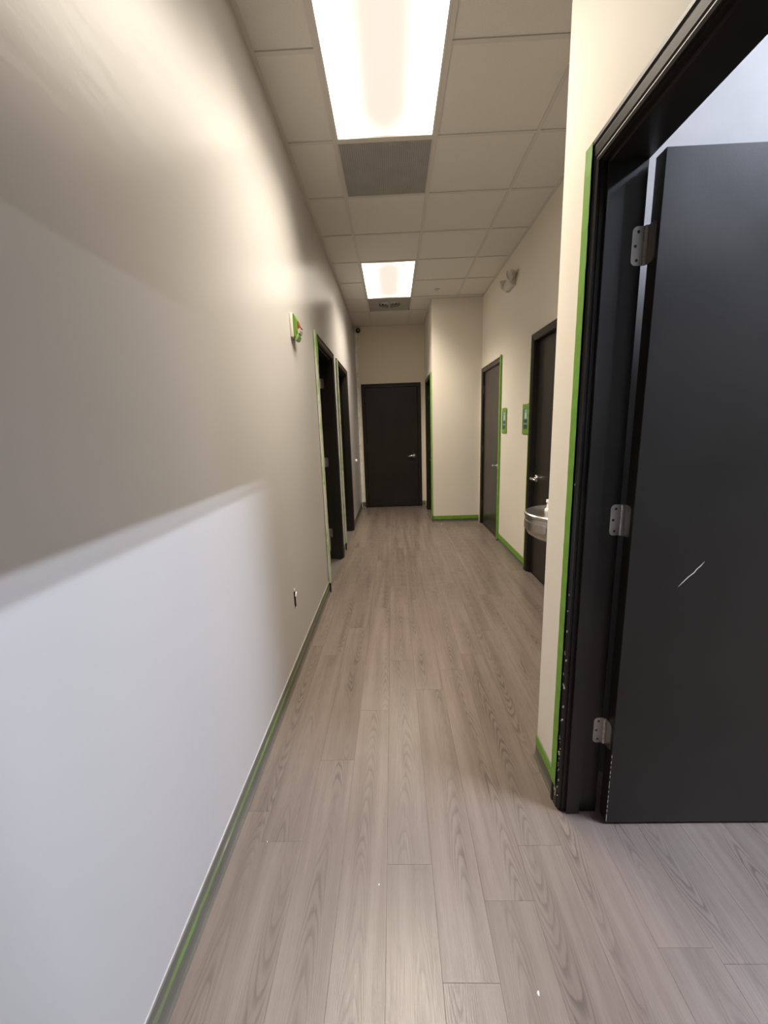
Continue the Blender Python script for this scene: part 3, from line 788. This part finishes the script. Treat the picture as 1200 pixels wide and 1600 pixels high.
# security camera in the far corner
cm = empty('security_camera', (-0.534, YD, 3.047)); tag(cm, 'small black security camera high in the far left corner', 'camera')
rx = Matrix.Rotation(math.pi/2, 4, 'X')
MB().lathe([(0, 0), (0.060, 0), (0.060, 0.012), (0.054, 0.020), (0.030, 0.022), (0, 0.022)], 28, rx).build('mount_plate', 'white_plastic', cm, smooth=True)
MB().lathe([(0.038, 0.0215), (0.040, 0.040), (0.036, 0.062), (0.024, 0.074), (0, 0.078)], 28, rx @ Matrix.Translation((-0.003, 0.006, 0))).build('dome', 'black_plastic', cm, smooth=True)
MB().lathe([(0, 0.0775), (0.012, 0.0775), (0.010, 0.083), (0, 0.084)], 16, rx @ Matrix.Translation((-0.003, 0.006, 0))).build('lens', 'clear_lens', cm, smooth=True)
# two-headed emergency light high on the right wall
em = empty('emergency_light', (XR, 4.60, 2.835)); tag(em, 'white twin head emergency light high on the right wall', 'emergency light')
MB().prism([(0, -0.055), (0, 0.055), (-0.040, 0.050), (-0.062, 0.020), (-0.062, -0.030), (-0.035, -0.055)], 'y', -0.12, 0.12).build('body', 'pale_plastic', em)
for s_ in (-1, 1):
    hd = MB(); rot = Matrix.Translation((-0.050, s_*0.150, 0.035)) @ Matrix.Rotation(s_*0.5, 4, 'X') @ Matrix.Rotation(-math.pi/2-0.45, 4, 'Y')
    hd.lathe([(0, -0.040), (0.022, -0.038), (0.036, -0.018), (0.046, 0.022), (0.050, 0.030), (0.044, 0.030)], 24, rot)
    h = hd.build('lamp_head', 'pale_plastic', em, smooth=True)
    MB().lathe([(0.044, 0.026), (0.02, 0.032), (0, 0.034)], 24, rot).build('lens', 'clear_lens', h, smooth=True)
    MB().tube([(-0.030, s_*0.100, 0.02), (-0.045, s_*0.130, 0.03)], 0.014, 12).build('swivel', 'diffuser_grey', em, smooth=True)
MB().box(-0.0635, -0.0622, -0.030, -0.018, -0.022, -0.010).build('test_button', 'white_print', em)
MB().box(-0.0635, -0.0622, 0.006, 0.014, -0.020, -0.012).build('indicator', 'white_print', em)
# taped restroom signs
def sign(y, z0, label, w_=0.150, h=0.225, lift=0.0):
    r = empty('restroom_sign', (XR, y, z0)); tag(r, label, 'sign', 'taped restroom signs between the right doors')
    MB().box(-0.006, 0, -w_/2, w_/2, 0.025, 0.025+h, 0.0015, 1).build('plate', 'teal_sign', r)
    X = -0.0068
    def pr(pts, mat, nm): MB().prism(pts, 'x', X, -0.0061).build(nm, mat, r)
    c = 0.025+h
    # pale pictogram of head and torso on the upper plate
    MB().lathe([(0, 0), (0.014, 0), (0.014, 0.0007), (0, 0.0007)], 16, Matrix.Translation((-0.0061, 0, c-0.035)) @ Matrix.Rotation(-math.pi/2, 4, 'Y')).build('figure_head', 'white_print', r)
    pr([(-0.026, c-0.053), (0.026, c-0.053), (0.022, c-0.100), (0.012, c-0.112), (-0.012, c-0.112), (-0.022, c-0.100)], 'white_print', 'figure_torso')
    pr([(-0.045, c-0.118), (0.045, c-0.118), (0.045, c-0.148), (-0.045, c-0.148)], 'navy_print', 'print_block')
    pr([(-0.050, c-0.166), (0.050, c-0.166), (0.050, c-0.208), (-0.050, c-0.208)], 'navy_print', 'print_block')
    rr = random.Random(int(y*100))
    def strip_(y0, y1, za, zb):
        pts = []
        n = 6
        for i in range(n+1): pts.append((y0+(y1-y0)*i/n, za+rr.uniform(-0.003, 0.003)))
        for i in range(n+1): pts.append((y1-(y1-y0)*i/n, zb+rr.uniform(-0.003, 0.003)))
        MB().prism(pts, 'x', -0.0080-rr.uniform(0, 0.001), -0.0070).build('tape_strip', 'green_tape', r)
    hw = w_/2+0.018
    strip_(-hw, hw, c-0.022, c+0.024); strip_(-hw-0.008, hw, 0.0, 0.043)
    strip_(-hw, -hw+0.036, 0.04, c-0.02); strip_(hw-0.030, hw, 0.04, c-0.02)
sign(4.765, 1.322, 'green taped restroom sign farther away, next to the bump-out side door')
sign(4.005, 1.322, 'green taped restroom sign nearer, beside the door behind the fountain')

# ------------------------------------------------------------------ drinking fountain
df = empty('drinking_fountain', (XR, 2.43, 0.0)); tag(df, 'stainless steel wall drinking fountain in the right alcove', 'drinking fountain')
def bowl_ring(rx_, ry_, cx, z, n=28):
    """D shaped ring: half ellipse towards -x, straight sides back to the wall"""
    pts = [(-0.004, ry_*0.96, z)]
    for i in range(n+1):
        a = math.pi/2+math.pi*i/n
        pts.append((cx+rx_*math.cos(a), ry_*math.sin(a), z))
    pts.append((-0.004, -ry_*0.96, z)); return pts
def loft(rings, cap0=True, cap1=True):
    b = bmesh.new(); R = [[b.verts.new(p) for p in r] for r in rings]; n = len(R[0])
    for A, B in zip(R, R[1:]):
        for i in range(n): b.faces.new((A[i], A[(i+1) % n], B[(i+1) % n], B[i]))
    if cap0: b.faces.new(R[0])
    if cap1: b.faces.new(R[-1][::-1])
    bmesh.ops.recalc_face_normals(b, faces=b.faces); return b
zr = 0.885; cx = -0.235
body = MB().add(loft([bowl_ring(0.10, 0.10, cx, zr-0.170), bowl_ring(0.185, 0.185, cx, zr-0.155), bowl_ring(0.222, 0.218, cx, zr-0.132), bowl_ring(0.236, 0.231, cx, zr-0.105), bowl_ring(0.238, 0.232, cx, zr-0.04), bowl_ring(0.232, 0.228, cx, zr-0.025)]))
body.build('body', 'stainless', df, smooth=True)
MB().add(loft([bowl_ring(0.235, 0.230, cx, zr-0.0245), bowl_ring(0.246, 0.240, cx, zr-0.018), bowl_ring(0.246, 0.240, cx, zr-0.004), bowl_ring(0.238, 0.233, cx, zr+0.002), bowl_ring(0.226, 0.221, cx, zr), bowl_ring(0.20, 0.195, cx, zr-0.010), bowl_ring(0.14, 0.14, cx, zr-0.018), bowl_ring(0.06, 0.06, cx, zr-0.020)])).build('basin', 'stainless', df, smooth=True)
# push bar panel wrapped round the front
pb = bmesh.new(); P = []
for off in (0.0012, 0.008):
    rg = []
    for i in range(15):
        a = math.radians(158+64*i/14)
        rr_ = 1.0
        rg.append([(cx+(0.237+off)*math.cos(a), (0.231+off)*math.sin(a), z) for z in ((zr-0.098, zr-0.046) if i not in (0, 14) else (zr-0.088, zr-0.056))])
    P.append([[pb.verts.new(p) for p in q] for q in rg])
for i in range(14):
    (a, b2), (c, d2) = P[1][i], P[1][i+1]; pb.faces.new((a, c, d2, b2))
    (a0, b0), (c0, d0_) = P[0][i], P[0][i+1]; pb.faces.new((a0, b0, d0_, c0))
    pb.faces.new((a, a0, c0, c)); pb.faces.new((b2, d2, d0_, b0))
for i in (0, 14):
    pb.faces.new((P[0][i][0], P[1][i][0], P[1][i][1], P[0][i][1]))
bmesh.ops.recalc_face_normals(pb, faces=pb.faces)
MB().add(pb).build('push_bar', 'satin_nickel', df)
bub = MB(); bub.lathe([(0, -0.012), (0.026, -0.012), (0.026, 0.006), (0.016, 0.014), (0.014, 0.045), (0.020, 0.052), (0.018, 0.066), (0, 0.070)], 20, Matrix.Translation((-0.296, 0.13, zr-0.012)))
bub.build('bubbler', 'white_plastic', df, smooth=True)
MB().box(-0.05, 0, -0.21, 0.21, zr-0.02, zr+0.05, 0.006, 2).build('back_splash', 'stainless', df, smooth=True)
MB().lathe([(0, -0.0205), (0.022, -0.0205), (0.022, -0.0175), (0, -0.0165)], 20, Matrix.Translation((cx, 0, zr))).build('drain', 'screw_dark', df, smooth=True)

# ------------------------------------------------------------------ specks on the floor
def speck(x, y, label, s_=0.004, seed=1):
    rr = random.Random(seed); n = 9; b = bmesh.new()
    lo = []; hi = []
    for i in range(n):
        a = 2*math.pi*i/n; r = s_*rr.uniform(0.6, 1.2)
        lo.append(b.verts.new((r*math.cos(a)*0.8, r*math.sin(a)*1.3, 0))); hi.append(b.verts.new((r*0.7*math.cos(a)*0.8, r*0.7*math.sin(a)*1.3, 0.0012)))
    b.faces.new(lo[::-1]); b.faces.new(hi)
    for i in range(n): b.faces.new((lo[i], lo[(i+1) % n], hi[(i+1) % n], hi[i]))
    me = bpy.data.meshes.new('paint_drip'); b.to_mesh(me); b.free(); me.materials.append(M['paint_white'])
    o = link('paint_drip', me, None, (x, y, 0)); tag(o, label, 'paint drip', 'dried paint drips on the floor')
speck(0.328, 0.776, 'largest white paint drip on the floor at the lower right', 0.0042, 1)
speck(-0.084, 1.029, 'tiny white paint drip in the middle of the floor', 0.0024, 2)
speck(-0.483, 1.168, 'tiny white paint drip at a plank end near the left wall', 0.0022, 3)
speck(0.69, 5.93, 'pale speck on the floor at the foot of the bump-out', 0.010, 4)
